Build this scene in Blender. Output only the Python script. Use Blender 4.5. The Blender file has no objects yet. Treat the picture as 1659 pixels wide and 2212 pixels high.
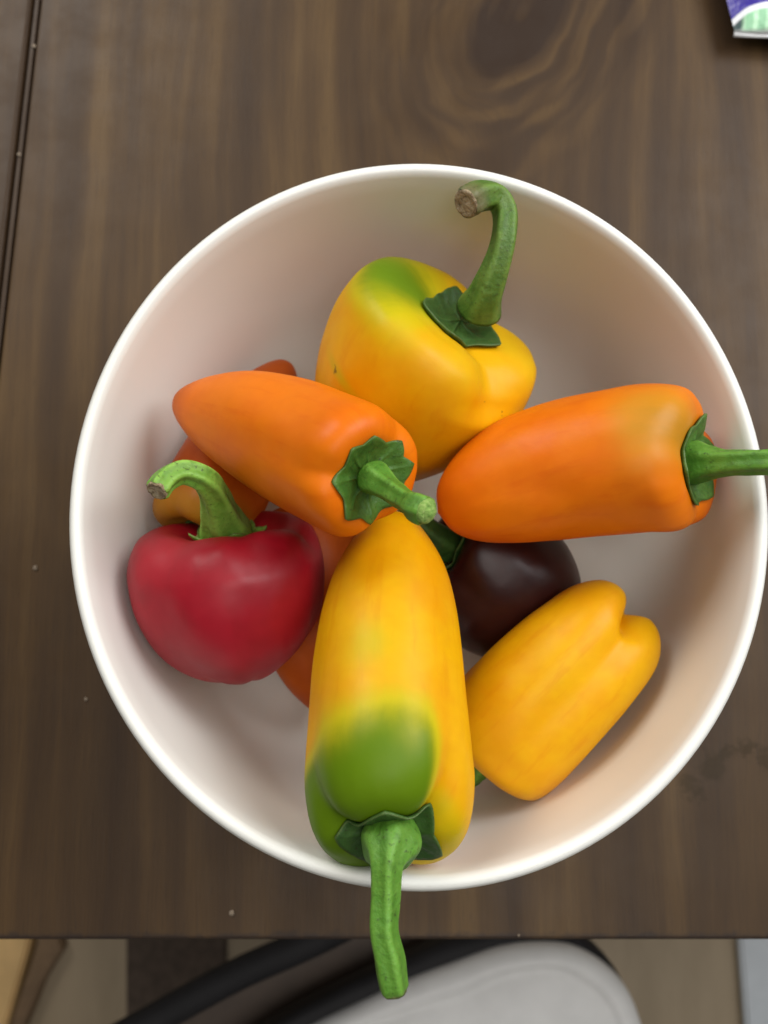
import bpy, bmesh, math, random
from mathutils import Vector, Matrix, noise
from mathutils.bvhtree import BVHTree
C = bpy.context.scene
COL = C.collection
random.seed(7)

# ---------------------------------------------------------------- camera
CAM_H = 0.295
PITCH = math.radians(10)
FPX = 1916.0                      # focal length in survey pixels (survey picture 1659 x 2212)
cam = bpy.data.cameras.new('camera')
cam.sensor_fit = 'VERTICAL'
cam.sensor_width = 3.6
cam.sensor_height = 4.8
cam.lens = 4.8 * FPX / 2212.0
cam.clip_start = 0.01
cam.clip_end = 50
cam.dof.use_dof = True
cam.dof.focus_distance = 0.205
cam.dof.aperture_fstop = 2.0
camo = bpy.data.objects.new('camera', cam)
COL.objects.link(camo)
camo.location = (0, 0, CAM_H)
camo.rotation_euler = (PITCH, 0, 0)
C.camera = camo

# ---------------------------------------------------------------- light
C.view_settings.view_transform = 'Standard'
C.view_settings.look = 'None'
C.view_settings.exposure = 0
C.view_settings.gamma = 1
C.cycles.max_bounces = 12
C.cycles.diffuse_bounces = 8
C.cycles.use_denoising = True
W = bpy.data.worlds.new('World')
C.world = W
W.use_nodes = True
bg = W.node_tree.nodes['Background']
bg.inputs[0].default_value = (1.0, 0.985, 0.96, 1)
bg.inputs[1].default_value = 0.11


def area_light(name, loc, target, sx, sy, power, col):
    l = bpy.data.lights.new(name, 'AREA')
    l.shape = 'RECTANGLE'
    l.size = sx
    l.size_y = sy
    l.energy = power
    l.color = col
    o = bpy.data.objects.new(name, l)
    COL.objects.link(o)
    o.location = loc
    o.rotation_euler = (Vector(target) - Vector(loc)).to_track_quat('-Z', 'Y').to_euler()
    return o


area_light('window_light', (0.78, 0.50, 0.86), (0, 0.03, 0.05), 0.8, 0.75, 14.0, (0.98, 0.99, 1.0))
area_light('second_window_light', (-0.75, 1.15, 1.05), (0, 0.03, 0.05), 0.9, 0.8, 15.5, (1.0, 0.975, 0.93))
area_light('ceiling_light', (0.25, -0.15, 1.80), (0, 0.03, 0.05), 1.2, 1.0, 12.5, (1.0, 0.97, 0.93))

# ---------------------------------------------------------------- helpers
SP, CP = math.sin(PITCH), math.cos(PITCH)


def at(X, Y, z):
    """the place at height z that was surveyed at (X, Y)"""
    a = (X - 829.5) / FPX
    b = -(Y - 1106.0) / FPX
    d = Vector((a, SP + b * CP, -CP + b * SP))
    t = (z - CAM_H) / d.z
    return Vector((0, 0, CAM_H)) + d * t


def depth(P):
    return (P.y * SP) + (CAM_H - P.z) * CP


def thing(name, label, cat, loc, group=None):
    o = bpy.data.objects.new(name, None)
    o.empty_display_size = 0.02
    COL.objects.link(o)
    o.location = loc
    o['label'] = label
    o['category'] = cat
    if group:
        o['group'] = group
    return o


def wloc(o):
    v = Vector((0, 0, 0))
    while o is not None:
        v += o.location
        o = o.parent
    return v


def mk(name, verts, faces, mat, parent=None, loc=None, smooth=True, attrs=None, mats=None, fmat=None):
    """one mesh object from world-space vertices"""
    base = wloc(parent) if parent else Vector((0, 0, 0))
    l = Vector(loc) - base if loc is not None else Vector((0, 0, 0))
    off = base + l
    me = bpy.data.meshes.new(name)
    me.from_pydata([tuple(Vector(v) - off) for v in verts], [], faces)
    for m in (mats or [mat]):
        me.materials.append(m)
    if fmat:
        me.polygons.foreach_set('material_index', fmat)
    if smooth:
        me.polygons.foreach_set('use_smooth', [True] * len(faces))
    for k, vals in (attrs or {}).items():
        a = me.attributes.new(k, 'FLOAT', 'POINT')
        a.data.foreach_set('value', vals)
    me.update()
    o = bpy.data.objects.new(name, me)
    COL.objects.link(o)
    o.location = l
    if parent:
        o.parent = parent
    return o


def crv(pts, n):
    """Catmull-Rom through tuples of any length, n samples, centripetal-ish by chord"""
    P = [tuple(p) for p in pts]
    k = len(P[0])
    t = [0.0]
    for a, b in zip(P, P[1:]):
        t.append(t[-1] + max(1e-9, math.sqrt(sum((x - y) ** 2 for x, y in zip(a, b)))) ** 0.75)
    out = []
    seg = 0
    m = [None] * len(P)
    for i in range(len(P)):
        a, b = max(0, i - 1), min(len(P) - 1, i + 1)
        m[i] = tuple((P[b][j] - P[a][j]) / (t[b] - t[a]) for j in range(k))
    for q in range(n):
        u = t[-1] * q / (n - 1)
        while seg < len(P) - 2 and u > t[seg + 1]:
            seg += 1
        h = t[seg + 1] - t[seg]
        x = (u - t[seg]) / h
        h00, h10 = 2 * x ** 3 - 3 * x ** 2 + 1, x ** 3 - 2 * x ** 2 + x
        h01, h11 = -2 * x ** 3 + 3 * x ** 2, x ** 3 - x ** 2
        out.append(tuple(h00 * P[seg][j] + h10 * h * m[seg][j] + h01 * P[seg + 1][j] + h11 * h * m[seg + 1][j] for j in range(k)))
    return out


def lerp_tab(tab, s):
    if s <= tab[0][0]:
        return tab[0][1]
    for (a, va), (b, vb) in zip(tab, tab[1:]):
        if s <= b:
            x = (s - a) / (b - a)
            x = x * x * (3 - 2 * x)
            return va + (vb - va) * x
    return tab[-1][1]


def sstep(a, b, x):
    x = min(1, max(0, (x - a) / (b - a)))
    return x * x * (3 - 2 * x)


def grid_faces(nr, ns, o=0, flip=False):
    F = []
    for i in range(nr - 1):
        for j in range(ns):
            a, b = o + i * ns + j, o + i * ns + (j + 1) % ns
            c, d = b + ns, a + ns
            F.append((a, d, c, b) if flip else (a, b, c, d))
    return F


# ---------------------------------------------------------------- materials
class NT:
    def __init__(s, name):
        s.m = bpy.data.materials.new(name)
        s.m.use_nodes = True
        s.t = s.m.node_tree
        s.p = s.t.nodes['Principled BSDF']

    def n(s, typ, **kw):
        nd = s.t.nodes.new(typ)
        for k, v in kw.items():
            setattr(nd, k, v)
        return nd

    def l(s, a, b):
        s.t.links.new(a, b)

    def set(s, **kw):
        for k, v in kw.items():
            s.p.inputs[k.replace('_', ' ')].default_value = v

    def math(s, op, a, b=None, c=None, clamp=False):
        nd = s.n('ShaderNodeMath', operation=op)
        nd.use_clamp = clamp
        for i, v in enumerate((a, b, c)):
            if v is None:
                continue
            if isinstance(v, (int, float)):
                nd.inputs[i].default_value = v
            else:
                s.l(v, nd.inputs[i])
        return nd.outputs[0]

    def noise(s, vec, scale, detail=3, rough=0.5, dist=0.0):
        nd = s.n('ShaderNodeTexNoise')
        nd.inputs['Scale'].default_value = scale
        nd.inputs['Detail'].default_value = detail
        nd.inputs['Roughness'].default_value = rough
        nd.inputs['Distortion'].default_value = dist
        if vec is not None:
            s.l(vec, nd.inputs['Vector'])
        return nd.outputs['Fac']

    def ramp(s, fac, stops, interp='LINEAR'):
        nd = s.n('ShaderNodeValToRGB')
        nd.color_ramp.interpolation = interp
        e = nd.color_ramp.elements
        while len(e) < len(stops):
            e.new(0.5)
        for el, (p, c) in zip(e, stops):
            el.position = p
            el.color = (*c, 1) if len(c) == 3 else c
        s.l(fac, nd.inputs[0])
        return nd.outputs[0]

    def mix(s, fac, a, b, blend='MIX'):
        nd = s.n('ShaderNodeMix', data_type='RGBA', blend_type=blend)
        for i, v in ((0, fac), (6, a), (7, b)):
            if isinstance(v, (int, float)):
                nd.inputs[i].default_value = v
            elif isinstance(v, tuple):
                nd.inputs[i].default_value = (*v, 1)
            else:
                s.l(v, nd.inputs[i])
        return nd.outputs[2]

    def mapr(s, v, a, b, c=0.0, d=1.0, smooth=True):
        nd = s.n('ShaderNodeMapRange')
        if smooth:
            nd.interpolation_type = 'SMOOTHSTEP'
        s.l(v, nd.inputs[0])
        for i, x in enumerate((a, b, c, d)):
            nd.inputs[i + 1].default_value = x
        return nd.outputs[0]

    def bump(s, h, strength, dist=0.001):
        nd = s.n('ShaderNodeBump')
        nd.inputs['Strength'].default_value = strength
        nd.inputs['Distance'].default_value = dist
        s.l(h, nd.inputs['Height'])
        s.l(nd.outputs[0], s.p.inputs['Normal'])

    def obj(s):
        return s.n('ShaderNodeTexCoord').outputs['Object']

    def attr(s, name):
        return s.n('ShaderNodeAttribute', attribute_name=name).outputs['Fac']

    def mapping(s, vec, scale=(1, 1, 1), loc=(0, 0, 0), rot=(0, 0, 0)):
        nd = s.n('ShaderNodeMapping')
        nd.inputs['Scale'].default_value = scale
        nd.inputs['Location'].default_value = loc
        nd.inputs['Rotation'].default_value = rot
        s.l(vec, nd.inputs['Vector'])
        return nd.outputs[0]


def skin(name, c1, c2, rough=0.42, spec=0.20, sss=0.05, coat=0.0, unripe=(0.105, 0.190, 0.003), mid=(0.52, 0.42, 0.004)):
    k = NT(name)
    v = k.obj()
    a = k.noise(v, 55, 3, 0.55)
    col = k.mix(k.mapr(a, 0.36, 0.66), c1, c2)
    b = k.noise(v, 420, 2, 0.5)
    col = k.mix(k.math('MULTIPLY', k.mapr(b, 0.3, 0.7), 0.05), col, tuple(x * 0.6 for x in c2))
    # faint streaks that run from stem to tip
    sv = k.n('ShaderNodeCombineXYZ')
    k.l(k.attr('around_x'), sv.inputs[0])
    k.l(k.attr('around_y'), sv.inputs[1])
    k.l(k.math('MULTIPLY', k.attr('along'), 0.8), sv.inputs[2])
    sn1 = k.noise(sv.outputs[0], 5.5, 4, 0.62)
    col = k.mix(k.mapr(sn1, 0.52, 0.72, 0, 0.30), col, tuple(x * y for x, y in zip(c2, (0.88, 0.66, 0.6))))
    # unripe green patches (pigment), broken up at their edge
    u = k.attr('unripe')
    un = k.noise(v, 130, 4, 0.6)
    un = k.math('ADD', k.math('MULTIPLY', un, 0.5), k.math('MULTIPLY', sn1, 0.5))
    u2 = k.math('ADD', u, k.math('MULTIPLY', k.math('SUBTRACT', un, 0.5), k.math('MULTIPLY', k.math('MULTIPLY', u, k.math('SUBTRACT', 1.0, u)), 1.6)))
    col = k.mix(k.mapr(u2, 0.0, 0.55), col, mid)
    col = k.mix(k.mapr(u2, 0.42, 0.98), col, unripe)
    # small blemish specks
    sp = k.attr('scar')
    sn = k.noise(v, 700, 3, 0.6)
    col = k.mix(k.math('MULTIPLY', k.mapr(k.math('MULTIPLY', sp, k.mapr(sn, 0.35, 0.65)), 0.25, 0.6), 0.75), col, (0.10, 0.065, 0.012))
    k.l(col, k.p.inputs['Base Color'])
    k.set(Roughness=rough)
    k.p.inputs['Specular IOR Level'].default_value = spec
    k.p.inputs['Subsurface Weight'].default_value = sss
    k.p.inputs['Subsurface Radius'].default_value = (1.0, 0.5, 0.15)
    k.p.inputs['Subsurface Scale'].default_value = 0.003
    k.p.inputs['Coat Weight'].default_value = coat
    k.p.inputs['Coat Roughness'].default_value = 0.18
    rr = k.noise(v, 90, 3, 0.6)
    k.l(k.mapr(rr, 0.3, 0.7, rough - 0.05, rough + 0.08), k.p.inputs['Roughness'])
    k.bump(k.noise(v, 160, 3, 0.5), 0.10, 0.0008)
    return k.m


def green(name, c1, c2, pale=None, rough=0.5, scale=1.0):
    k = NT(name)
    v = k.obj()
    a = k.noise(v, 160 * scale, 4, 0.6)
    col = k.mix(k.mapr(a, 0.36, 0.66), c1, c2)
    r = k.attr('ridge')
    col = k.mix(k.math('MULTIPLY', k.mapr(r, 0.35, 1.0), 0.6), col, tuple(min(1, x * 1.55 + 0.01) for x in c2))
    e = k.attr('edge')
    col = k.mix(k.mapr(e, 0.3, 1.0), col, pale or (0.10, 0.15, 0.04))
    wv = k.noise(v, 380 * scale, 3, 0.65)
    col = k.mix(k.mapr(wv, 0.5, 0.72, 0, 0.45), col, tuple(x * 0.5 for x in c1))
    b = k.noise(v, 900, 3, 0.6)
    col = k.mix(k.mapr(b, 0.60, 0.72, 0, 0.65), col, (0.03, 0.030, 0.010))
    k.l(col, k.p.inputs['Base Color'])
    k.set(Roughness=rough)
    k.p.inputs['Specular IOR Level'].default_value = 0.35
    k.p.inputs['Subsurface Weight'].default_value = 0.08
    k.p.inputs['Subsurface Scale'].default_value = 0.002
    k.bump(k.math('ADD', k.math('ADD', a, k.math('MULTIPLY', r, 0.5)), k.math('MULTIPLY', b, 0.5)), 0.5, 0.0009)
    return k.m


def cutmat(name, c1, c2, dark):
    k = NT(name)
    v = k.obj()
    a = k.noise(v, 700, 4, 0.7, 0.6)
    col = k.ramp(a, [(0.3, dark), (0.5, c1), (0.68, c2)])
    k.l(col, k.p.inputs['Base Color'])
    k.set(Roughness=0.8)
    k.bump(a, 0.8, 0.0012)
    return k.m


def plain(name, c, rough=0.5, var=0.12, scale=40, bump=0.0, spec=0.5, metallic=0.0):
    k = NT(name)
    v = k.obj()
    a = k.noise(v, scale, 4, 0.6)
    col = k.mix(k.mapr(a, 0.3, 0.7), tuple(x * (1 - var) for x in c), tuple(min(1, x * (1 + var)) for x in c))
    k.l(col, k.p.inputs['Base Color'])
    k.set(Roughness=rough, Metallic=metallic)
    k.p.inputs['Specular IOR Level'].default_value = spec
    if bump:
        k.bump(k.noise(v, scale * 8, 3, 0.6), bump, 0.001)
    return k.m


# ---- the stained table wood; (ox, oy) brings the plank's own coordinates to the table's
KNOT = at(1130, 30, 0)


def wood(name, ox, oy, knot=True, seed=0.0):
    k = NT(name)
    v = k.mapping(k.obj(), loc=(ox, oy, 0))
    sep = k.n('ShaderNodeSeparateXYZ')
    k.l(v, sep.inputs[0])
    x, y = sep.outputs[0], sep.outputs[1]
    # slow wander of the grain
    wv = k.mapping(v, scale=(1, 0.35, 1), loc=(seed, seed, 0))
    wob = k.math('SUBTRACT', k.noise(wv, 14, 2, 0.5), 0.5)
    wob2 = k.math('SUBTRACT', k.noise(wv, 60, 2, 0.5), 0.5)
    psi = k.math('ADD', x, k.math('ADD', k.math('MULTIPLY', wob, 0.014), k.math('MULTIPLY', wob2, 0.003)))
    if knot:
        dx = k.math('SUBTRACT', psi, KNOT.x)
        dy = k.math('SUBTRACT', y, KNOT.y)
        # tilted, stretched distance to the knot
        dxs = k.math('ADD', dx, k.math('MULTIPLY', dy, -0.35))
        q = k.math('ADD', k.math('MULTIPLY', dxs, dxs), k.math('MULTIPLY', k.math('MULTIPLY', dy, dy), 0.45))
        q = k.math('ADD', q, 1e-6)
        pull = k.math('MINIMUM', k.math('DIVIDE', 0.024 ** 2, q), 4.0)
        psi = k.math('SUBTRACT', psi, k.math('MULTIPLY', dxs, pull))
    # stripes along psi, slightly varying along y
    cv = k.n('ShaderNodeCombineXYZ')
    k.l(psi, cv.inputs[0])
    k.l(k.math('MULTIPLY', y, 0.05), cv.inputs[1])
    cv.inputs[2].default_value = seed
    broad = k.noise(cv.outputs[0], 62, 2, 0.5)
    fine = k.noise(cv.outputs[0], 330, 4, 0.65)
    cv2 = k.n('ShaderNodeCombineXYZ')
    k.l(psi, cv2.inputs[0])
    k.l(k.math('MULTIPLY', y, 0.02), cv2.inputs[1])
    cv2.inputs[2].default_value = seed + 3
    fib = k.noise(cv2.outputs[0], 1500, 3, 0.7)
    blot = k.noise(k.mapping(v, scale=(1, 0.5, 1)), 30, 3, 0.6)
    g = k.math('ADD', k.math('MULTIPLY', broad, 0.84), k.math('MULTIPLY', fine, 0.17))
    g = k.math('ADD', g, k.math('MULTIPLY', k.math('SUBTRACT', blot, 0.5), 0.22))
    if knot:
        rq = k.math('SQRT', q)
        wk = k.math('MULTIPLY', k.math('SUBTRACT', k.noise(v, 30, 2, 0.5), 0.5), 0.016)
        rw = k.math('ADD', rq, wk)
        rc = k.n('ShaderNodeCombineXYZ')
        k.l(rw, rc.inputs[0])
        k.l(k.math('MULTIPLY', x, 0.25), rc.inputs[1])
        rings = k.noise(rc.outputs[0], 115, 1.5, 0.5)
        rings = k.mapr(rings, 0.38, 0.64, 0.37, 0.61)
        heart = k.mapr(rw, 0.013, 0.021, 0.30, 0.0)
        rings = k.math('SUBTRACT', rings, heart)
        g = k.math('ADD', g, k.math('MULTIPLY', k.math('SUBTRACT', rings, g), k.math('MULTIPLY', k.mapr(rw, 0.062, 0.034, 0.0, 0.95), k.mapr(k.math('SUBTRACT', dxs, k.math('MULTIPLY', dy, 0.9)), -0.030, 0.012, 0.35, 1.0))))
        # the dark grown-over wood on the knot's right
        pz = at(1290, 250, 0)
        zx = k.math('DIVIDE', k.math('SUBTRACT', psi, pz.x), 0.0085)
        zy = k.math('DIVIDE', k.math('SUBTRACT', y, pz.y), 0.060)
        zz = k.math('ADD', k.math('MULTIPLY', zx, zx), k.math('MULTIPLY', zy, zy))
        g = k.math('SUBTRACT', g, k.mapr(zz, 0.4, 1.5, 0.12, 0.0))
    col = k.ramp(g, [(0.22, (0.032, 0.0180, 0.0105)), (0.38, (0.049, 0.0280, 0.0140)), (0.48, (0.062, 0.0355, 0.0165)), (0.56, (0.078, 0.0445, 0.0190)), (0.67, (0.110, 0.0645, 0.0260))])
    col = k.mix(k.mapr(fib, 0.35, 0.75, 0.0, 0.26), col, (0.032, 0.022, 0.017))
    # fine open pores: short dark dashes along the grain
    pv = k.mapping(v, scale=(1, 0.06, 1))
    pores = k.noise(pv, 1600, 2, 0.5)
    col = k.mix(k.mapr(pores, 0.60, 0.72, 0, 0.25), col, (0.028, 0.019, 0.014))
    # worn, darkened front edge
    ed = k.math('SUBTRACT', k.math('SUBTRACT', y, EDGE_Y), k.math('MULTIPLY', k.math('SUBTRACT', k.noise(v, 240, 3, 0.6), 0.5), 0.0045))
    col = k.mix(k.mapr(ed, 0.0006, 0.0028, 0.65, 0.0), col, (0.022, 0.018, 0.018))
    # dried water marks beside the bowl
    st = None
    for (X, Y, r) in ((1535, 1650, 0.0075), (1492, 1705, 0.0065), (1570, 1628, 0.005), (1612, 1622, 0.004), (1655, 1640, 0.0048)):
        P = at(X, Y, 0)
        dn = k.n('ShaderNodeVectorMath', operation='DISTANCE')
        k.l(v, dn.inputs[0])
        dn.inputs[1].default_value = (P.x, P.y, -FLOOR_Z)
        d = k.mapr(k.math('ADD', dn.outputs['Value'], k.math('MULTIPLY', k.math('SUBTRACT', k.noise(v, 260, 3, 0.6), 0.5), 0.013)), r * 0.25, r * 0.85, 1.0, 0.0)
        st = d if st is None else k.math('MAXIMUM', st, d)
    col = k.mix(k.math('MULTIPLY', st, 0.42), col, (0.030, 0.023, 0.012))
    k.l(col, k.p.inputs['Base Color'])
    rg = k.noise(v, 70, 3, 0.6)
    r0 = k.mapr(rg, 0.3, 0.7, 0.40, 0.50)
    k.l(k.math('ADD', r0, k.math('MULTIPLY', st, 0.18)), k.p.inputs['Roughness'])
    k.p.inputs['Specular IOR Level'].default_value = 0.2
    k.bump(k.math('ADD', k.math('MULTIPLY', fib, 0.5), k.math('MULTIPLY', pores, -0.6)), 0.12, 0.0006)
    return k.m


# ================================================================ SETTING AND TABLE
FLOOR_Z = -0.74
EDGE_Y = at(829, 2031, 0).y
k = NT('floor_beige')
v = k.obj()
a = k.noise(k.mapping(v, scale=(1, 0.25, 1)), 22, 4, 0.6)
k.l(k.mix(k.mapr(a, 0.3, 0.7), (0.36, 0.28, 0.18), (0.43, 0.335, 0.22)), k.p.inputs['Base Color'])
k.set(Roughness=0.5)
M_FLOOR = k.m
fl = mk('floor', [(-1.6, -1.6, FLOOR_Z), (1.6, -1.6, FLOOR_Z), (1.6, 1.6, FLOOR_Z), (-1.6, 1.6, FLOOR_Z)], [(0, 1, 2, 3)], M_FLOOR, smooth=False)
fl['kind'] = 'structure'

table = thing('table', 'dark brown stained wooden table with a groove between planks under the white bowl', 'table', (0.05, 0.25, FLOOR_Z))
TW = 0.026


def seam_x(y, off=0.0):
    A, B = at(77, 0, 0), at(4, 640, 0)
    return A.x + (B.x - A.x) * (y - A.y) / (B.y - A.y) + off


def slab(name, x0b, x1b, x0t, x1t, y0, y1, z0, z1, mat, bev, parent, nseg=3):
    """a plank whose long edges may splay, with rounded upper edges"""
    bm = bmesh.new()
    vs = [bm.verts.new(p) for p in ((x0b, y0, z0), (x1b, y0, z0), (x1t, y1, z0), (x0t, y1, z0), (x0b, y0, z1), (x1b, y0, z1), (x1t, y1, z1), (x0t, y1, z1))]
    for f in ((3, 2, 1, 0), (4, 5, 6, 7), (0, 1, 5, 4), (1, 2, 6, 5), (2, 3, 7, 6), (3, 0, 4, 7)):
        bm.faces.new([vs[i] for i in f])
    if bev:
        bmesh.ops.bevel(bm, geom=[e for e in bm.edges if all(abs(q.co.z - z1) < 1e-6 for q in e.verts)], offset=bev, segments=nseg, affect='EDGES', profile=0.5)
    bm.normal_update()
    V = [q.co.copy() for q in bm.verts]
    bm.verts.index_update()
    F = [tuple(q.index for q in f.verts) for f in bm.faces]
    bm.free()
    return mk(name, V, F, mat, parent, smooth=False)


TOPY = 0.62
tl = table.location
M_WOOD = wood('stained_wood', tl.x, tl.y, True, 0.0)
M_WOOD2 = wood('stained_wood_side', tl.x, tl.y, False, 5.3)
GW = 0.0019
slab('plank', seam_x(EDGE_Y, GW), 0.62, seam_x(TOPY, GW), 0.62, EDGE_Y, TOPY, -TW, 0, M_WOOD, 0.0012, table)
slab('plank', -0.52, seam_x(EDGE_Y, -GW), -0.52, seam_x(TOPY, -GW), EDGE_Y, TOPY, -TW, 0, M_WOOD2, 0.0012, table)
slab('tongue', seam_x(EDGE_Y, -GW * 0.45), seam_x(EDGE_Y, GW * 0.45), seam_x(TOPY, -GW * 0.45), seam_x(TOPY, GW * 0.45), EDGE_Y + 0.002, TOPY, -0.012, -0.0012, M_WOOD2, 0.0003, table, 1)
M_APRON = plain('dark_stain', (0.035, 0.024, 0.018), 0.5)
slab('apron', -0.46, 0.56, -0.46, 0.56, EDGE_Y + 0.05, EDGE_Y + 0.07, -0.11, -TW - 0.001, M_APRON, 0, table)
for lx in (-0.46, 0.50):
    for ly in (EDGE_Y + 0.045, 0.52):
        slab('leg', lx, lx + 0.06, lx, lx + 0.06, ly + 0.03, ly + 0.09, FLOOR_Z, -TW - 0.115 if ly < 0 else -TW - 0.001, M_APRON, 0, table)

# ================================================================ BOWL
BX, BY, RX, RY, BH = 0.00838, 0.03984, 0.0847, 0.0895, 0.085
k = NT('white_melamine')
v = k.obj()
a = k.noise(v, 12, 3, 0.5)
col = k.mix(k.mapr(a, 0.3, 0.7), (0.805, 0.80, 0.745), (0.835, 0.83, 0.775))
k.l(col, k.p.inputs['Base Color'])
k.set(Roughness=0.42)
k.p.inputs['Specular IOR Level'].default_value = 0.4
M_BOWL = k.m
bowl = thing('bowl', 'deep round white plastic bowl holding sweet peppers on the table', 'bowl', (BX, BY, 0.0))
inner = [(0.0, 0.0062), (0.25, 0.0062), (0.50, 0.0066), (0.66, 0.0092), (0.77, 0.0160), (0.845, 0.0270), (0.890, 0.0420), (0.924, 0.0600), (0.944, 0.0740), (0.955, 0.0820), (0.960, 0.0843), (0.968, 0.0850)]
outer = [(0.984, 0.0851), (0.995, 0.0842), (1.000, 0.0825), (0.998, 0.0800), (0.990, 0.0780), (0.982, 0.0740), (0.960, 0.0600), (0.928, 0.0420), (0.882, 0.0250), (0.81, 0.0130), (0.70, 0.0055), (0.56, 0.0030), (0.52, 0.0), (0.48, 0.0), (0.46, 0.0020), (0.0, 0.0020)]
prof = crv(inner + outer, 110)
NS = 160
V = []
for (r, z) in prof:
    r = max(r, 0.0005)
    for j in range(NS):
        th = 2 * math.pi * j / NS
        V.append((BX + RX * r * math.cos(th), BY + RY * r * math.sin(th), max(z, 0.0001)))
mk('shell', V, grid_faces(len(prof), NS), M_BOWL, bowl)

# ================================================================ PEPPERS
def axis_of(pts):
    P = [at(*p) for p in pts]
    S = [Vector(p) for p in crv([tuple(p) for p in P], 60)]
    L = [0.0]
    for a_, b_ in zip(S, S[1:]):
        L.append(L[-1] + (b_ - a_).length)
    return S, L


class Axis:
    def __init__(s, pts):
        s.S, s.L = axis_of(pts)
        s.len = s.L[-1]

    def pos(s, u):
        d = u * s.len
        if d <= 0:
            t = (s.S[1] - s.S[0]).normalized()
            return s.S[0] + t * d, t
        if d >= s.len:
            t = (s.S[-1] - s.S[-2]).normalized()
            return s.S[-1] + t * (d - s.len), t
        for i in range(len(s.S) - 1):
            if d <= s.L[i + 1]:
                x = (d - s.L[i]) / (s.L[i + 1] - s.L[i])
                i0, i1 = max(0, i - 1), min(len(s.S) - 1, i + 2)
                t0 = (s.S[i + 1] - s.S[i0]).normalized()
                t1 = (s.S[i1] - s.S[i]).normalized()
                return s.S[i].lerp(s.S[i + 1], x), t0.lerp(t1, x).normalized()


def groove(phi, grooves):
    g = 0.0
    for (pc, w, a) in grooves:
        d = (phi - pc + math.pi) % (2 * math.pi) - math.pi
        g = max(g, a * math.exp(-(abs(d) / w) ** 1.6))
    return g


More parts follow.
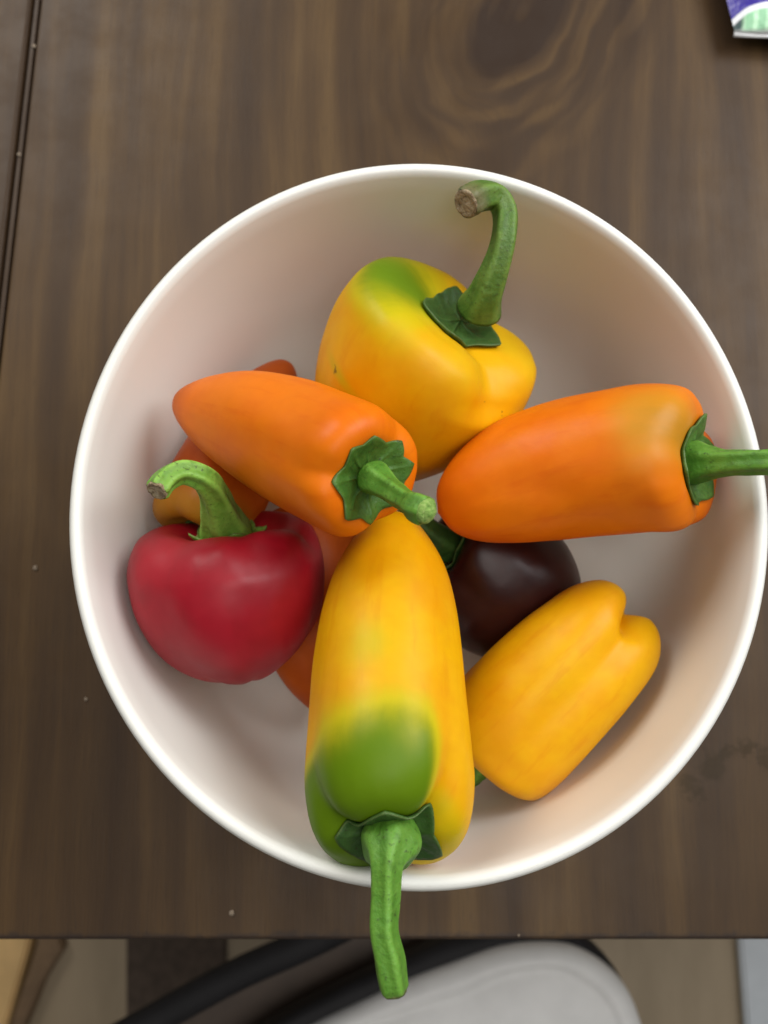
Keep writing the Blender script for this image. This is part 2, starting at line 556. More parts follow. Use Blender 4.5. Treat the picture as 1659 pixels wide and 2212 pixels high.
def pepper(name, label, cat, axis, prof, skinmat, grooves, groove_tab, wav=0.02, seed=0, notch=0.0, shoulder=0.0,
           unripe=None, scars=(), shear=0.0, calyx=None, stem=None, green_mats=None, flat=1.0):
    ax = Axis(axis)
    c0, t0 = ax.pos(0.4)
    dsc = depth(c0) / FPX
    base = Vector((c0.x, c0.y, c0.z - max(p[1] for p in prof) * dsc))
    root = thing(name, label, cat, base, 'sweet peppers in the white bowl')
    NR, NP = 84, 96
    pr = crv([(s * ax.len, hw * dsc) for s, hw in prof], NR)
    verts, un, sc, fx, fy, fs = [], [], [], [], [], []
    gr = [(math.radians(p), w, a_) for p, w, a_ in grooves]
    for (sd, r) in pr:
        s = sd / ax.len
        r = max(r, 0.00005)
        A = lerp_tab(groove_tab, s)
        tipw = sstep(0.75, 1.0, s)
        stw = 1 - sstep(0.0, 0.22, s)
        shw = 1 - sstep(0.0, 0.42, s)
        for j in range(NP):
            ph = 2 * math.pi * j / NP
            g = groove(ph, gr)
            ss = s + notch * tipw * (0.4 - g) * min(1, r / (60 * dsc)) - shoulder * stw * (0.5 - g) * min(1, r / (90 * dsc)) + shear * shw * math.sin(ph) * r / ax.len
            P, T = ax.pos(ss)
            B = (Vector((0, 0, 1)) - T * T.z).normalized()
            N = T.cross(B)
            n1 = noise.noise(Vector((math.cos(ph) * 1.1, math.sin(ph) * 1.1, s * 2.2)) + Vector((seed * 7.3, seed, -seed)))
            n2 = noise.noise(Vector((math.cos(ph) * 2.6, math.sin(ph) * 2.6, s * 5)) + Vector((seed, seed * 3.1, 2)))
            rr = r * (1 - A * g) * (1 + wav * n1 + wav * 0.45 * n2 + wav * 0.35 * (0.4 + stw) * noise.noise(Vector((math.cos(ph) * 5, math.sin(ph) * 5, s * 4 + seed))))
            verts.append(P + N * (math.cos(ph) * rr) + B * (math.sin(ph) * rr * flat))
            un.append(unripe(s, math.degrees(ph)) if unripe else 0.0)
            fx.append(math.cos(ph))
            fy.append(math.sin(ph))
            fs.append(s)
            w = 0.0
            for (X0, p0, rad) in scars:
                dp = (math.degrees(ph) - p0 + 180) % 360 - 180
                w = max(w, math.exp(-(((s - X0) / rad) ** 2 + (dp / (rad * 150)) ** 2)))
            sc.append(w)
    faces = grid_faces(NR, NP)
    n0 = len(verts)
    faces = faces + [tuple(reversed(range(NP)))] + [tuple(range(n0 - NP, n0))]
    mk('body', verts, faces, skinmat, root, attrs={'unripe': un, 'scar': sc, 'around_x': fx, 'around_y': fy, 'along': fs})
    bvh = BVHTree.FromPolygons([tuple(q) for q in verts], faces)
    GM, SM, CM = green_mats
    P0, T0 = ax.pos(0.0)
    B0 = (Vector((0, 0, 1)) - T0 * T0.z).normalized()
    E = (-T0 + B0 * shear).normalized()
    if calyx:
        R0, nt, amp, cseed = calyx['r'] * dsc, calyx.get('teeth', 5), calyx.get('amp', 0.3), calyx.get('seed', 0)
        B = (Vector((0, 0, 1)) - E * E.z).normalized()
        N = E.cross(B)
        lift = calyx.get('lift', 0.0006)
        cc = P0
        if 'aim' in calyx:
            w_ = at(*calyx['aim']) - P0
            cc = P0 + w_ - E * w_.dot(E)
        rng = random.Random(cseed)
        jit = [(rng.uniform(0.8, 1.2), rng.uniform(-0.25, 0.25)) for _ in range(nt)]
        NRc, NPc = 14, 110
        top, rid, edg, raw = [], [], [], []
        for i in range(NRc):
            q = i / (NRc - 1)
            for j in range(NPc):
                th = 2 * math.pi * j / NPc
                # nearest tooth
                tooth = 0.0
                rib = 0.0
                for m_ in range(nt):
                    c_ = 2 * math.pi * (m_ + jit[m_][1]) / nt
                    d = abs((th - c_ + math.pi) % (2 * math.pi) - math.pi) / (math.pi / nt)
                    tooth = max(tooth, jit[m_][0] * max(0, 1 - d) ** 1.25)
                    rib = max(rib, math.exp(-(d / 0.16) ** 2))
                Rm = R0 * (1 - amp * 0.5 + amp * tooth) * (1 + 0.05 * noise.noise(Vector((math.cos(th) * 2, math.sin(th) * 2, cseed))))
                rho = Rm * q
                o = cc + (N * math.cos(th) + B * math.sin(th)) * rho
                hit, nn, idx, dist = bvh.ray_cast(o + E * 0.03, -E, 0.06)
                if hit is None:
                    h = raw[-NPc] - 0.0006 if i else P0.dot(E)
                else:
                    h = hit.dot(E)
                if i:
                    h = max(h, raw[-NPc] - 0.0014)
                raw.append(h)
                hh = h + 0.0003 + lift * q ** 3 + 0.00028 * rib * (1 - 0.5 * q) + calyx.get('rise', 0.0025) * (1 - q) ** 3
                hh += 0.0005 * noise.noise(Vector((math.cos(th) * 3 * q, math.sin(th) * 3 * q, cseed + 5)))
                top.append(o + E * (hh - o.dot(E)))
                rid.append(rib * 0.8 * (1 - q) + 0.25 * rib)
                edg.append(sstep(0.93, 1.0, q) * 0.8)
        bot = [p - E * (0.0009 if (i // NPc) < NRc - 1 else 0.0006) for i, p in enumerate(top)]
        nT = len(top)
        F = grid_faces(NRc, NPc) + grid_faces(NRc, NPc, nT, True)
        for j in range(NPc):
            a_, b_ = (NRc - 1) * NPc + j, (NRc - 1) * NPc + (j + 1) % NPc
            F.append((a_, b_, b_ + nT, a_ + nT))
        mk('calyx', top + bot, F, GM, root, attrs={'ridge': rid + rid, 'edge': edg + [0.3] * nT})
    if stem:
        S = [at(*p[:3]) for p in stem['pts']]
        ds = depth(S[0]) / FPX
        rows = crv([tuple(p) + (q[3] * ds,) for p, q in zip(S, stem['pts'])], 48)
        C_ = [Vector(r_[:3]) for r_ in rows]
        up = Vector((0, 0, 1))
        NPs = 40
        verts, rid, edg = [], [], []
        nrm = None
        for i, c in enumerate(C_):
            t = (C_[min(47, i + 1)] - C_[max(0, i - 1)]).normalized()
            nrm = up - t * t.dot(up) if nrm is None else nrm - t * t.dot(nrm)
            if nrm.length < 1e-4:
                nrm = t.orthogonal()
            nrm.normalize()
            bn = t.cross(nrm)
            q = i / 47
            for j in range(NPs):
                ph = 2 * math.pi * j / NPs
                rdg = abs(math.cos(2.5 * ph + 1.3 * q + stem.get('tw', 0))) ** 2
                rr = rows[i][3] * (1 + stem.get('rib', 0.10) * sstep(0, .2, q) * (rdg - 0.5) + 0.07 * noise.noise(Vector((math.cos(ph), math.sin(ph), q * 7 + seed))))
                if i == 47:
                    rr *= 0.86
                verts.append(c + (nrm * math.cos(ph) + bn * math.sin(ph)) * rr)
                rid.append(rdg * 0.8)
                edg.append(sstep(stem.get('dry0', 0.90), 1.0, q) * stem.get('tipdry', 0.7))
        so = mk('stem', verts, grid_faces(48, NPs) + [tuple(reversed(range(NPs)))], SM, root, attrs={'ridge': rid, 'edge': edg})
        # the dry cut end
        c, t = C_[-1], (C_[-1] - C_[-3]).normalized()
        nrm = (nrm - t * t.dot(nrm)).normalized()
        bn = t.cross(nrm)
        cv_, R_ = [], rows[-1][3] * 0.86
        rings = [(1.0, -0.0006), (1.02, 0.0), (0.95, 0.00035), (0.8, 0.0003), (0.6, 0.0000), (0.35, 0.0001), (0.12, 0.0002)]
        dome = stem.get('dome', 0.0)
        for (f_, h_) in rings:
            for j in range(24):
                ph = 2 * math.pi * j / 24
                jn = 0.00035 * noise.noise(Vector((f_ * math.cos(ph) * 3, f_ * math.sin(ph) * 3, seed + 9)))
                cv_.append(c + t * (h_ + jn * (f_ < 0.97) + dome * (1 - f_ * f_)) + (nrm * math.cos(ph) + bn * math.sin(ph)) * R_ * f_ * (1 + 0.05 * noise.noise(Vector((math.cos(ph) * 2, math.sin(ph) * 2, seed)))))
        mk('cut_end', cv_, grid_faces(len(rings), 24) + [tuple(range(24 * (len(rings) - 1), 24 * len(rings)))], CM, so)
    return root


S_YEL = skin('yellow_skin', (0.73, 0.385, 0.002), (0.71, 0.32, 0.0015))
S_YEL2 = skin('deep_yellow_skin', (0.74, 0.385, 0.0015), (0.71, 0.315, 0.0015))
S_ORG = skin('orange_skin', (0.73, 0.172, 0.002), (0.69, 0.142, 0.0015), mid=(0.55, 0.22, 0.012), unripe=(0.20, 0.15, 0.012))
S_RED = skin('red_skin', (0.32, 0.004, 0.014), (0.25, 0.003, 0.011), rough=0.44, spec=0.36, coat=0.02)
S_DRK = skin('maroon_skin', (0.034, 0.007, 0.005), (0.023, 0.005, 0.004), rough=0.34, spec=0.27, coat=0.04, sss=0.0)
S_ORG_SHADE = skin('shaded_orange_skin', (0.50, 0.095, 0.003), (0.44, 0.076, 0.003), mid=(0.42, 0.18, 0.012), unripe=(0.14, 0.14, 0.012))  # orange skin darkened, the shade low in the bowl painted into its colour
G_CAL = green('calyx_green', (0.045, 0.120, 0.014), (0.075, 0.175, 0.022))
G_CALD = green('dark_calyx_green', (0.030, 0.080, 0.014), (0.050, 0.115, 0.020))
G_STEM = green('stem_green', (0.075, 0.205, 0.018), (0.115, 0.265, 0.030), pale=(0.16, 0.20, 0.06))
G_PALE = green('pale_stem_green', (0.130, 0.290, 0.030), (0.200, 0.380, 0.055), pale=(0.20, 0.25, 0.09))
G_OLIV = green('weathered_stem_green', (0.065, 0.145, 0.016), (0.105, 0.185, 0.026), pale=(0.15, 0.13, 0.06))
CUT = cutmat('dry_cut', (0.30, 0.22, 0.12), (0.48, 0.40, 0.27), (0.09, 0.06, 0.03))
CUTG = cutmat('fresh_cut', (0.22, 0.38, 0.07), (0.36, 0.50, 0.14), (0.10, 0.22, 0.03))
CUTB = cutmat('brown_cut', (0.10, 0.12, 0.03), (0.16, 0.20, 0.05), (0.04, 0.035, 0.015))

LONG = [(0.05, 0.0), (0.025, 0.35), (0.0, 0.62), (0.012, 0.83), (0.055, 0.965), (0.13, 1.0), (0.30, 0.985), (0.5, 0.92), (0.66, 0.81), (0.80, 0.63), (0.90, 0.43), (0.97, 0.22), (1.0, 0.0)]


def front_green(s, p):
    c = sstep(.37, .03, s - .05 * math.exp(-((p - 85) / 25) ** 2))
    l = sstep(.22, .10, s)
    m = sstep(135, 168, p)
    v = (c * (1 - m) + l * m) * sstep(43, 64, p) * sstep(310, 240, p)
    v *= 1 - .15 * math.exp(-((s - .13) / .06) ** 2 - ((p - 76) / 12) ** 2)
    haze = .34 * math.exp(-((s - .44) / .09) ** 2 - ((p - 104) / 24) ** 2)
    return max(v, haze, .35 * sstep(.05, 0, s))


BLUNT = [(0.05, 0.0), (0.025, 0.35), (0.0, 0.62), (0.012, 0.83), (0.055, 0.965), (0.13, 1.0), (0.30, 0.985), (0.5, 0.95), (0.66, 0.88), (0.80, 0.74), (0.90, 0.56), (0.97, 0.32), (1.0, 0.0)]


def scaled(tab, m):
    return [(s, f * m) for s, f in tab]


# big yellow, back
pepper('bell_pepper', 'big broad yellow pepper with greenish shoulder and hooked stem against the back of the bowl', 'pepper',
       [(984, 692, .072), (916, 790, .061), (848, 905, .048), (790, 1030, .036)],
       [(.06, 0), (.04, 60), (.01, 115), (.002, 165), (.038, 206), (.14, 226), (.3, 226), (.5, 206), (.7, 168), (.86, 115), (.96, 55), (1, 0)],
       S_YEL, [(154, .36, 1.0), (262, .4, .8)], [(0, .26), (.09, .16), (.22, .035), (.8, .01)], seed=1, shoulder=.06, wav=.03,
       unripe=lambda s, p: max(0.95 * sstep(.20, .0, s) * math.exp(-(((p - 20 + 180) % 360 - 180) / 62) ** 2) , 0.42 * math.exp(-((s - .36 - (p - 66) * .001) / .03) ** 2 - ((p - 66) / 20) ** 2), .2 * sstep(.12, 0, s)),
       scars=[(.14, 165, .014), (.10, 150, .010), (.36, 60, .02)],
       calyx=dict(r=88, teeth=5, amp=.35, seed=3, lift=.0012, aim=(1022, 652, .074)),
       stem=dict(pts=[(1035, 668, .072, 50), (1052, 628, .078, 36), (1078, 560, .083, 28), (1090, 505, .085, 26), (1091, 458, .085, 26), (1073, 426, .086, 27), (1037, 424, .0885, 31), (1006, 440, .0908, 33)], tipdry=.85, dry0=.72),
       green_mats=(G_CALD, G_OLIV, CUT))
# orange, upper left, on top of the pile
pepper('sweet_pepper', 'orange pepper with star shaped calyx and short stem facing up, over the red one', 'pepper',
       [(802, 1030, .099), (705, 988, .088), (560, 922, .075), (380, 866, .062)],
       scaled(LONG, 143), S_ORG, [(120, .35, .8), (240, .4, 1), (0, .35, .7)], [(0, .12), (.2, .05), (.6, .02), (1, .03)], seed=2, shoulder=.03, wav=.034,
       calyx=dict(r=88, teeth=8, amp=.20, seed=5, lift=.0004, aim=(806, 1038, .099)),
       stem=dict(pts=[(806, 1030, .100, 40), (832, 1050, .104, 29), (862, 1072, .109, 24), (884, 1087, .1125, 23), (896, 1094, .1145, 29), (920, 1104, .1165, 30)], tipdry=.15, dome=.0018),
       green_mats=(G_CAL, G_STEM, CUTG))
# orange, right
pepper('sweet_pepper', 'long orange pepper at the right whose straight stem lies over the bowl rim', 'pepper',
       [(1500, 1000, .083), (1370, 993, .079), (1160, 1030, .072), (946, 1108, .068)],
       scaled(BLUNT, 158), S_ORG, [(205, .3, .6), (330, .3, 1), (90, .4, .4)], [(0, .16), (.2, .06), (.6, .02), (1, .04)], seed=3.4, shoulder=.04, wav=.045,
       unripe=lambda s, p: .58 * sstep(.38, .07, s) * math.exp(-((p - 72) / 42) ** 2),
       shear=.36, calyx=dict(r=92, teeth=6, amp=.2, seed=8, lift=.0008, rise=.0045),
       stem=dict(pts=[(1500, 1000, .083, 50), (1530, 1000, .087, 36), (1560, 1000, .0905, 28), (1610, 998, .0945, 26), (1690, 996, .098, 27), (1770, 988, .100, 30)], tipdry=.6, rib=.16),
       green_mats=(G_CAL, G_STEM, CUT))
# red, left
pepper('bell_pepper', 'glossy red round pepper with a pale green curled stem at the left', 'pepper',
       [(490, 1140, .062), (497, 1224, .060), (508, 1330, .057), (528, 1462, .051)],
       [(.16, 0), (.10, 60), (.03, 105), (.0, 145), (.045, 187), (.16, 208), (.36, 212), (.56, 198), (.76, 162), (.9, 110), (.98, 52), (1, 0)],
       S_RED, [(60, .3, .55), (170, .4, 1.0), (300, .4, 1), (112, .18, .35)], [(0, .12), (.25, .075), (.6, .06), (1, .12)], seed=4.7, shoulder=.05, wav=.035, notch=.03,
       shear=.16, calyx=dict(r=76, teeth=5, amp=.3, seed=11, lift=.0016, rise=.004),
       stem=dict(pts=[(488, 1150, .064, 58), (478, 1116, .071, 40), (462, 1067, .080, 29), (437, 1033, .088, 25), (395, 1019, .091, 23), (360, 1035, .0925, 23), (339, 1060, .0945, 24)], tipdry=.3, rib=.2),
       green_mats=(G_PALE, G_PALE, CUT))
# yellow, front
pepper('sweet_pepper', 'long yellow pepper with a green blotched shoulder and stem hanging over the front rim', 'pepper',
       [(845, 1798, .0905), (838, 1620, .0850), (838, 1420, .0765), (850, 1105, .060)],
       [(.014, 0), (.006, 60), (-.002, 105), (.012, 138), (.055, 162), (.13, 174), (.2, 173), (.34, 169), (.5, 163), (.64, 152), (.78, 128), (.88, 93), (.955, 52), (1, 0)],
       S_YEL2, [(158, .3, .8), (40, .3, .9), (270, .5, .8)], [(0, .13), (.2, .05), (.5, .03), (1, .03)], seed=5.9, shoulder=.05, wav=.02,
       unripe=front_green,
       shear=.42, calyx=dict(r=101, teeth=5, amp=.3, seed=13, lift=.0008, rise=.0012),
       stem=dict(pts=[(845, 1798, .0900, 60), (843, 1822, .0938, 64), (838, 1844, .0966, 50), (834, 1872, .0985, 33), (832, 1925, .0985, 31), (829, 2010, .0995, 29), (842, 2080, .099, 31), (852, 2142, .098, 29)], tipdry=.6, dry0=.93, rib=.13),
       green_mats=(G_CALD, G_STEM, CUTB))
# yellow, lower right
pepper('sweet_pepper', 'yellow pepper lying stem down at the lower right with a cleft two lobed tip', 'pepper',
       [(1052, 1622, .046), (1154, 1518, .052), (1254, 1418, .054), (1344, 1320, .053)],
       [(.06, 0), (.03, 60), (-.02, 105), (.02, 140), (.12, 153), (.3, 154), (.5, 150), (.7, 143), (.86, 130), (.96, 98), (1.0, 55), (.98, 0)],
       S_YEL2, [(78, .42, 1), (200, .4, .8), (320, .4, .8)], [(0, .05), (.15, .09), (.5, .15), (.85, .25), (1, .5)], seed=6.3, notch=.14, wav=.03,
       calyx=dict(r=62, teeth=5, amp=.3, seed=17),
       stem=dict(pts=[(1058, 1630, .046, 30), (1030, 1665, .042, 24), (1005, 1690, .036, 22)]),
       green_mats=(G_CALD, G_STEM, CUT))
# maroon
pepper('bell_pepper', 'dark maroon nearly black pepper half hidden under the right orange one', 'pepper',
       [(965, 1180, .042), (1050, 1235, .037), (1130, 1290, .033), (1225, 1350, .028)],
       [(.10, 0), (.05, 60), (.0, 105), (.03, 140), (.18, 160), (.4, 166), (.62, 155), (.82, 118), (.95, 60), (1, 0)],
       S_DRK, [(60, .4, .8), (180, .4, 1), (300, .4, 1)], [(0, .15), (.3, .06), (1, .08)], seed=7.7, shoulder=.05,
       calyx=dict(r=84, teeth=5, amp=.35, seed=19, lift=.001),
       stem=dict(pts=[(965, 1180, .044, 40), (940, 1160, .050, 30), (905, 1130, .053, 27), (875, 1100, .052, 27)]),
       green_mats=(G_CALD, G_CALD, CUT))
# two orange ones lie underneath
pepper('sweet_pepper', 'shaded orange pepper on the bowl floor behind the curled stem, mostly covered', 'pepper',
       [(424, 1150, .050), (490, 1020, .045), (553, 905, .037), (622, 782, .030)],
       scaled(LONG, 112), S_ORG_SHADE, [(120, .4, .8), (240, .4, 1), (0, .4, .7)], [(0, .12), (.3, .05), (1, .03)], seed=8.2, shoulder=.03,
       unripe=lambda s, p: .45 * sstep(.22, .05, s), scars=[(.22, 85, .012)],
       calyx=dict(r=24, teeth=5, amp=.3, seed=23), stem=dict(pts=[(424, 1150, .049, 22), (422, 1180, .044, 18), (424, 1205, .040, 18)]),
       green_mats=(G_CALD, G_STEM, CUT))
pepper('sweet_pepper', 'shaded orange pepper wedged between the red and the green blotched yellow one', 'pepper',
       [(676, 1130, .022), (676, 1240, .026), (684, 1370, .029), (720, 1550, .027)],
       scaled(LONG, 132), S_ORG_SHADE, [(120, .4, .8), (240, .4, 1), (0, .4, .7)], [(0, .1), (.3, .04), (1, .03)], seed=9.1, shoulder=.03,
       calyx=dict(r=60, teeth=5, amp=.3, seed=29), stem=dict(pts=[(676, 1130, .022, 24), (665, 1100, .020, 20), (655, 1070, .019, 20)]),
       green_mats=(G_CALD, G_STEM, CUT))

# ================================================================ PACKET, top right corner
pk = at(1690, -40, 0)
packet = thing('snack_packet', 'glossy foil packet printed purple, white and green at the top right table corner', 'packet', (pk.x, pk.y, 0.0))
k = NT('printed_foil')
v = k.mapping(k.obj(), loc=(pk.x, pk.y, 0))


def pdist(X, Y, z=.014):
    P = at(X, Y, z)
    nd = k.n('ShaderNodeVectorMath', operation='DISTANCE')
    fl_ = k.mapping(v, scale=(1, 1, 0))
    k.l(fl_, nd.inputs[0])
    nd.inputs[1].default_value = (P.x, P.y, 0)
    return nd.outputs['Value']


pxm = depth(at(1610, 30, .014)) / FPX
d1 = pdist(1668, 92)
sepx = k.n('ShaderNodeSeparateXYZ')
k.l(v, sepx.inputs[0])
stripe = k.math('SINE', k.math('MULTIPLY', sepx.outputs[0], 2 * math.pi / (26 * pxm)))
gcol = k.mix(k.mapr(stripe, .1, .6), (0.30, 0.62, 0.36), (0.52, 0.85, 0.55))
gx = at(1617, 30, .014).x
tcol = k.mix(k.mapr(sepx.outputs[0], gx - 8 * pxm, gx + 6 * pxm), (0.035, 0.07, 0.07), gcol)
gy = at(1612, 40, .014).y
tcol = k.mix(k.mapr(sepx.outputs[1], gy + 2 * pxm, gy - 8 * pxm), tcol, (0.42, 0.44, 0.42))
col = k.mix(k.mapr(d1, 92 * pxm, 95 * pxm), tcol, (0.85, 0.86, 0.88))
col = k.mix(k.mapr(d1, 105 * pxm, 108 * pxm), col, (0.045, 0.03, 0.30))
k.l(col, k.p.inputs['Base Color'])
k.set(Roughness=0.28)
k.bump(k.noise(v, 130, 3, .6), .5, .002)
M_PK = k.m
M_SEAL = plain('white_seal', (0.72, 0.72, 0.72), .3, .1, 120, .3)
# pillow body
W0, W1, H0, H1 = at(1596, 68, .012).x, 0.30, at(1600, 51, .012).y, 0.34
NX, NY = 36, 36
V, F = [], []
for side in (1, -1):
    for j in range(NY + 1):
        for i in range(NX + 1):
            u, w = i / NX, j / NY
            b = (4 * u * (1 - u)) ** 0.38 * (1 - (2 * w - 1) ** 8) ** 0.6
            wr = noise.noise(Vector((u * 14, w * 14, side * 3))) * 0.0012 * (1 - (2 * u - 1) ** 6) * (1 - (2 * w - 1) ** 6)
            z = 0.0085 + side * 0.008 * b + wr * (side > 0)
            x = W0 + (W1 - W0) * u - 0.16 * (H1 - H0) * w * (1 - u)
            y = H0 + (H1 - H0) * w - 0.012 * u * (1 - w)
            V.append((x, y, max(z, 0.0006)))
n_ = (NX + 1) * (NY + 1)
for s_ in range(2):
    for j in range(NY):
        for i in range(NX):
            a_ = s_ * n_ + j * (NX + 1) + i
            q = (a_, a_ + 1, a_ + NX + 2, a_ + NX + 1)
            F.append(q if s_ == 0 else tuple(reversed(q)))
mk('pouch', V, F, M_PK, packet)
# crimped seal strip along the lower edge
V, F = [], []
NXs = 120
for lay in (0, 1):
    for r_ in range(5):
        for i in range(NXs + 1):
            u = i / NXs
            x = W0 + 0.0003 + (W1 - W0 - 0.0003) * u
            y = H0 - 0.012 * u - 0.0020 * r_ / 4 + 0.0008
            z = 0.0085 + 0.00035 * math.sin(r_ * 3.1) - (0.0006 if lay else 0) - 0.0012 * r_ / 4 + 0.0007 * noise.noise(Vector((u * 16, r_ * .3, 1)))
            V.append((x, y, z))
m_ = 5 * (NXs + 1)
for lay in (0, 1):
    for r_ in range(4):
        for i in range(NXs):
            a_ = lay * m_ + r_ * (NXs + 1) + i
            q = (a_, a_ + NXs + 1, a_ + NXs + 2, a_ + 1)
            F.append(q if lay == 0 else tuple(reversed(q)))
for i in range(NXs):
    a_ = 4 * (NXs + 1) + i
    F.append((a_, a_ + m_, a_ + m_ + 1, a_ + 1))
mk('seal', V, F, M_SEAL, packet)

# ================================================================ CRUMBS
M_CRUMB = plain('crumb', (0.22, 0.17, 0.12), .8, .25, 900)


def crumb(label, X, Y, r, z=0.0):
    P = at(X, Y, z)
    bm = bmesh.new()
    bmesh.ops.create_icosphere(bm, subdivisions=2, radius=r)
    for q in bm.verts:
        q.co *= 1 + 0.45 * noise.noise(q.co * (1.6 / r) + Vector((X, Y, 0)))
        q.co.z *= 0.6
    V = [q.co + P + Vector((0, 0, r * 0.5)) for q in bm.verts]
    bm.verts.index_update()
    F = [tuple(q.index for q in f.verts) for f in bm.faces]
    bm.free()
    o = mk('crumb', V, F, M_CRUMB, None, loc=P, smooth=False)
    o['label'] = label
    o['category'] = 'crumb'
    o['group'] = 'crumbs on the table'


crumb('pale crumb stuck in the plank groove, the one nearer the top', 74, 101, .0008, -.0012)
crumb('pale crumb in the plank groove, the lower of the two there', 42, 335, .0007, -.0012)
crumb('tiny pale crumb on the dark table left of the bowl and red pepper', 77, 1227, .0008)
crumb('small tan crumb on the table near its front edge, left of hanging stem', 501, 1971, .0009)
crumb('tiny whitish crumb close to the table edge above the grey chair seat', 1120, 2020, .0004)
crumb('thin pale speck on the table close to the lower left bowl rim', 186, 1510, .0006)

# ================================================================ CHAIR BELOW THE TABLE
SZ = -0.275
M_CUSH = plain('grey_vinyl', (0.85, 0.84, 0.815), .45, .03, 60, .1)
M_BLK = plain('black_paint', (0.012, 0.011, 0.012), .75, .2, 40)
M_BRN = plain('plain_brown', (0.075, 0.050, 0.034), .55, .15, 30)
ch0 = at(1000, 2350, FLOOR_Z)
chair = thing('chair', 'chair with rounded light grey padded seat and black tubular frame below the table edge', 'chair', (ch0.x, ch0.y, FLOOR_Z))
seat_top = [(1150, 2047), (1230, 2050), (1288, 2074), (1336, 2112), (1368, 2155), (1392, 2212), (1412, 2290), (1420, 2400), (1400, 2500), (1330, 2590), (1200, 2640), (900, 2660), (600, 2640), (480, 2560), (470, 2440), (540, 2320), (660, 2236), (779, 2178), (885, 2128), (991, 2088), (1076, 2058)]


def ring_smooth(pts, n):
    P = pts + pts[:3]
    out = []
    for i in range(len(pts)):
        p0, p1, p2, p3 = pts[i - 1], pts[i], pts[(i + 1) % len(pts)], pts[(i + 2) % len(pts)]
        for q in range(n):
            t = q / n
            out.append(tuple(0.5 * ((2 * b) + (-a + c) * t + (2 * a - 5 * b + 4 * c - d) * t * t + (-a + 3 * b - 3 * c + d) * t ** 3) for a, b, c, d in zip(p0, p1, p2, p3)))
    return out


def pad(name, outline, z_top, thick, rnd, mat, dome=0.0, ridge=0.0):
    R = [Vector(at(x, y, z_top)) for x, y in ring_smooth(outline, 6)]
    cen = sum(R, Vector()) / len(R)
    n = len(R)
    rows = []
    levels = [(-thick, 0.0), (-rnd, 0.0)] + [(-rnd + rnd * math.sin(a), rnd * (1 - math.cos(a))) for a in [math.pi / 10 * i for i in range(1, 6)]]
    if ridge:
        levels += [(-ridge * .6, rnd + ridge), (-ridge, rnd + 2 * ridge), (-ridge * .5, rnd + 3.5 * ridge)]
    levels += [(dome * .4, rnd + 0.02), (dome, rnd + 0.05), (dome, rnd + 0.09)]
    V = []
    for (dz, ins) in levels:
        for p in R:
            d = cen - p
            V.append(p + d.normalized() * min(ins, d.length * 0.95) + Vector((0, 0, dz)))
    F = grid_faces(len(levels), n, flip=False)
    F.append(tuple(range(n * (len(levels) - 1), n * len(levels))))
    F.append(tuple(reversed(range(n))))
    # outline winds clockwise seen from above: flip when needed
    a2 = sum(R[i].x * R[(i + 1) % n].y - R[(i + 1) % n].x * R[i].y for i in range(n))
    if a2 < 0:
        F = [tuple(reversed(f)) for f in F]
    return mk(name, V, F, mat, chair)


pad('seat_cushion', seat_top, SZ, .035, .012, M_CUSH, .004, .0022)
seat_rim = [(1150, 2012), (1225, 2016), (1272, 2036), (1322, 2082), (1352, 2130), (1386, 2206), (1408, 2290), (1410, 2400), (1390, 2500), (1310, 2600), (1180, 2660), (860, 2680), (560, 2660), (420, 2570), (410, 2440), (470, 2310), (600, 2212), (760, 2128), (874, 2078), (960, 2040), (1060, 2014)]
pad('seat_rim', seat_rim, SZ - .012, .022, .008, M_BLK)


def tube(name, pts, r, mat, parent, n=16, closed_ends=True):
    S = [Vector(p) for p in crv([tuple(p) for p in pts], 40)]
    V = []
    nrm = None
    for i, c in enumerate(S):
        t = (S[min(39, i + 1)] - S[max(0, i - 1)]).normalized()
        nrm = t.orthogonal() if nrm is None else nrm - t * t.dot(nrm)
        nrm.normalize()
        b = t.cross(nrm)
        for j in range(n):
            ph = 2 * math.pi * j / n
            V.append(c + (nrm * math.cos(ph) + b * math.sin(ph)) * r)
    F = grid_faces(40, n) + [tuple(reversed(range(n))), tuple(range(39 * n, 40 * n))]
    return mk(name, V, F, mat, parent)


tz = -0.30
tube('frame_tube', [at(820, 1958, tz), at(674, 2033, tz), at(510, 2106, tz), at(330, 2205, tz), at(150, 2310, tz), at(60, 2420, tz - .05), at(40, 2480, tz - .25), at(30, 2500, FLOOR_Z + .006)], .0098, M_BLK, chair)
# flat brown slab between the tube and the seat
bz = -0.335
bo = [(660, 2010), (1010, 1990), (1120, 2010), (1120, 2200), (1000, 2500), (420, 2500), (300, 2380), (330, 2230), (500, 2120)]
R = [at(x, y, bz) for x, y in bo]
nb = len(R)
V = R + [p - Vector((0, 0, .012)) for p in R]
F = [tuple(reversed(range(nb))), tuple(range(nb, 2 * nb))] + [(i, (i + 1) % nb, (i + 1) % nb + nb, i + nb) for i in range(nb)]
mk('brown_slab', V, F, M_BRN, chair, smooth=False)
for (X, Y) in ((1270, 2560), (520, 2560), (1240, 2150)):
    P = at(X, Y, SZ - .03)
    tube('leg', [P, P + Vector((0, 0, -.2)), Vector((P.x, P.y, FLOOR_Z))], .0095, M_BLK, chair)

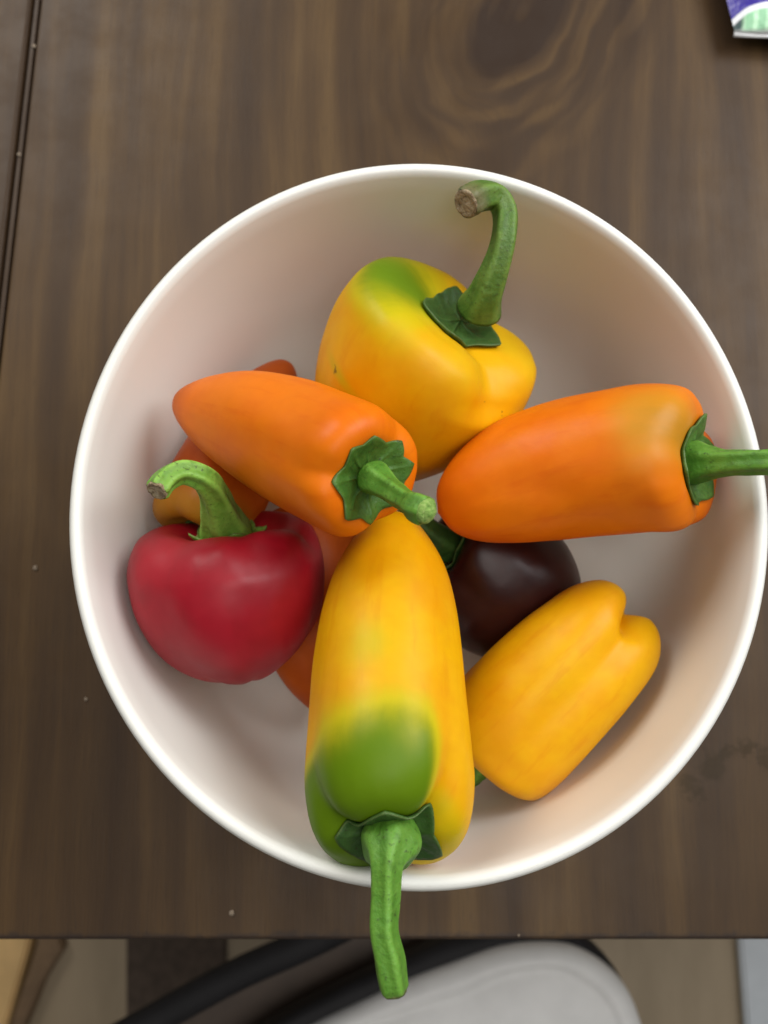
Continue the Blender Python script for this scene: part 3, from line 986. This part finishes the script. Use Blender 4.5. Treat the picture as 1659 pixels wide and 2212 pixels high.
# ================================================================ FLOOR THINGS SEEN PAST THE TABLE EDGE
def box_thing(name, label, cat, quad, z0, z1, mat, bev=.003, part=None):
    R = [at(x, y, z1) for x, y in quad]
    bm = bmesh.new()
    lo = [bm.verts.new((p.x, p.y, z0)) for p in R]
    hi = [bm.verts.new(p) for p in R]
    n = len(R)
    bm.faces.new(hi)
    bm.faces.new(list(reversed(lo)))
    for i in range(n):
        bm.faces.new((lo[i], lo[(i + 1) % n], hi[(i + 1) % n], hi[i]))
    bmesh.ops.recalc_face_normals(bm, faces=bm.faces)
    bmesh.ops.bevel(bm, geom=list(bm.edges), offset=bev, segments=2, affect='EDGES')
    bm.verts.index_update()
    V = [q.co.copy() for q in bm.verts]
    F = [tuple(q.index for q in f.verts) for f in bm.faces]
    bm.free()
    c = sum(R, Vector()) / n
    o = mk(name, V, F, mat, None, loc=(c.x, c.y, z0), smooth=False)
    o['label'] = label
    o['category'] = cat
    return o


M_DARK = plain('dark_brown', (0.095, 0.068, 0.050), .9, .2, 90, .4)  # thin dark brown strip lying flat on the floor
box_thing('dark_floor_strip', 'dark brown flat strip on the floor under the black chair tube', 'mat', [(272, 1900), (489, 1900), (489, 2420), (272, 2420)], FLOOR_Z + .001, FLOOR_Z + .009, M_DARK)
M_PINE = plain('pine', (0.72, 0.47, 0.20), .5, .1, 25)  # low pale yellow block lying on the floor
box_thing('pine_block', 'pale yellow wooden block by the floor in the lower left corner', 'stool', [(-200, 1940), (78, 1940), (60, 2050), (10, 2225), (-40, 2400), (-260, 2400)], FLOOR_Z + .001, FLOOR_Z + .03, M_PINE)
M_STRAP = plain('brown_strip', (0.20, 0.125, 0.065), .6, .15, 40)
box_thing('wood_strip', 'brown slanting wooden strip on the floor next to the pale yellow block', 'strip', [(122, 2020), (136, 2050), (92, 2120), (48, 2230), (14, 2230), (52, 2120), (88, 2020)], FLOOR_Z + .001, FLOOR_Z + .02, M_STRAP, .002)
M_WHT = plain('bluish_white', (0.66, 0.70, 0.73), .5, .05, 20)
box_thing('white_panel', 'bluish white panel on the floor at the lower right picture edge', 'panel', [(1588, 1900), (2000, 1900), (2000, 2500), (1640, 2500), (1612, 2212)], FLOOR_Z + .001, FLOOR_Z + .015, M_WHT)
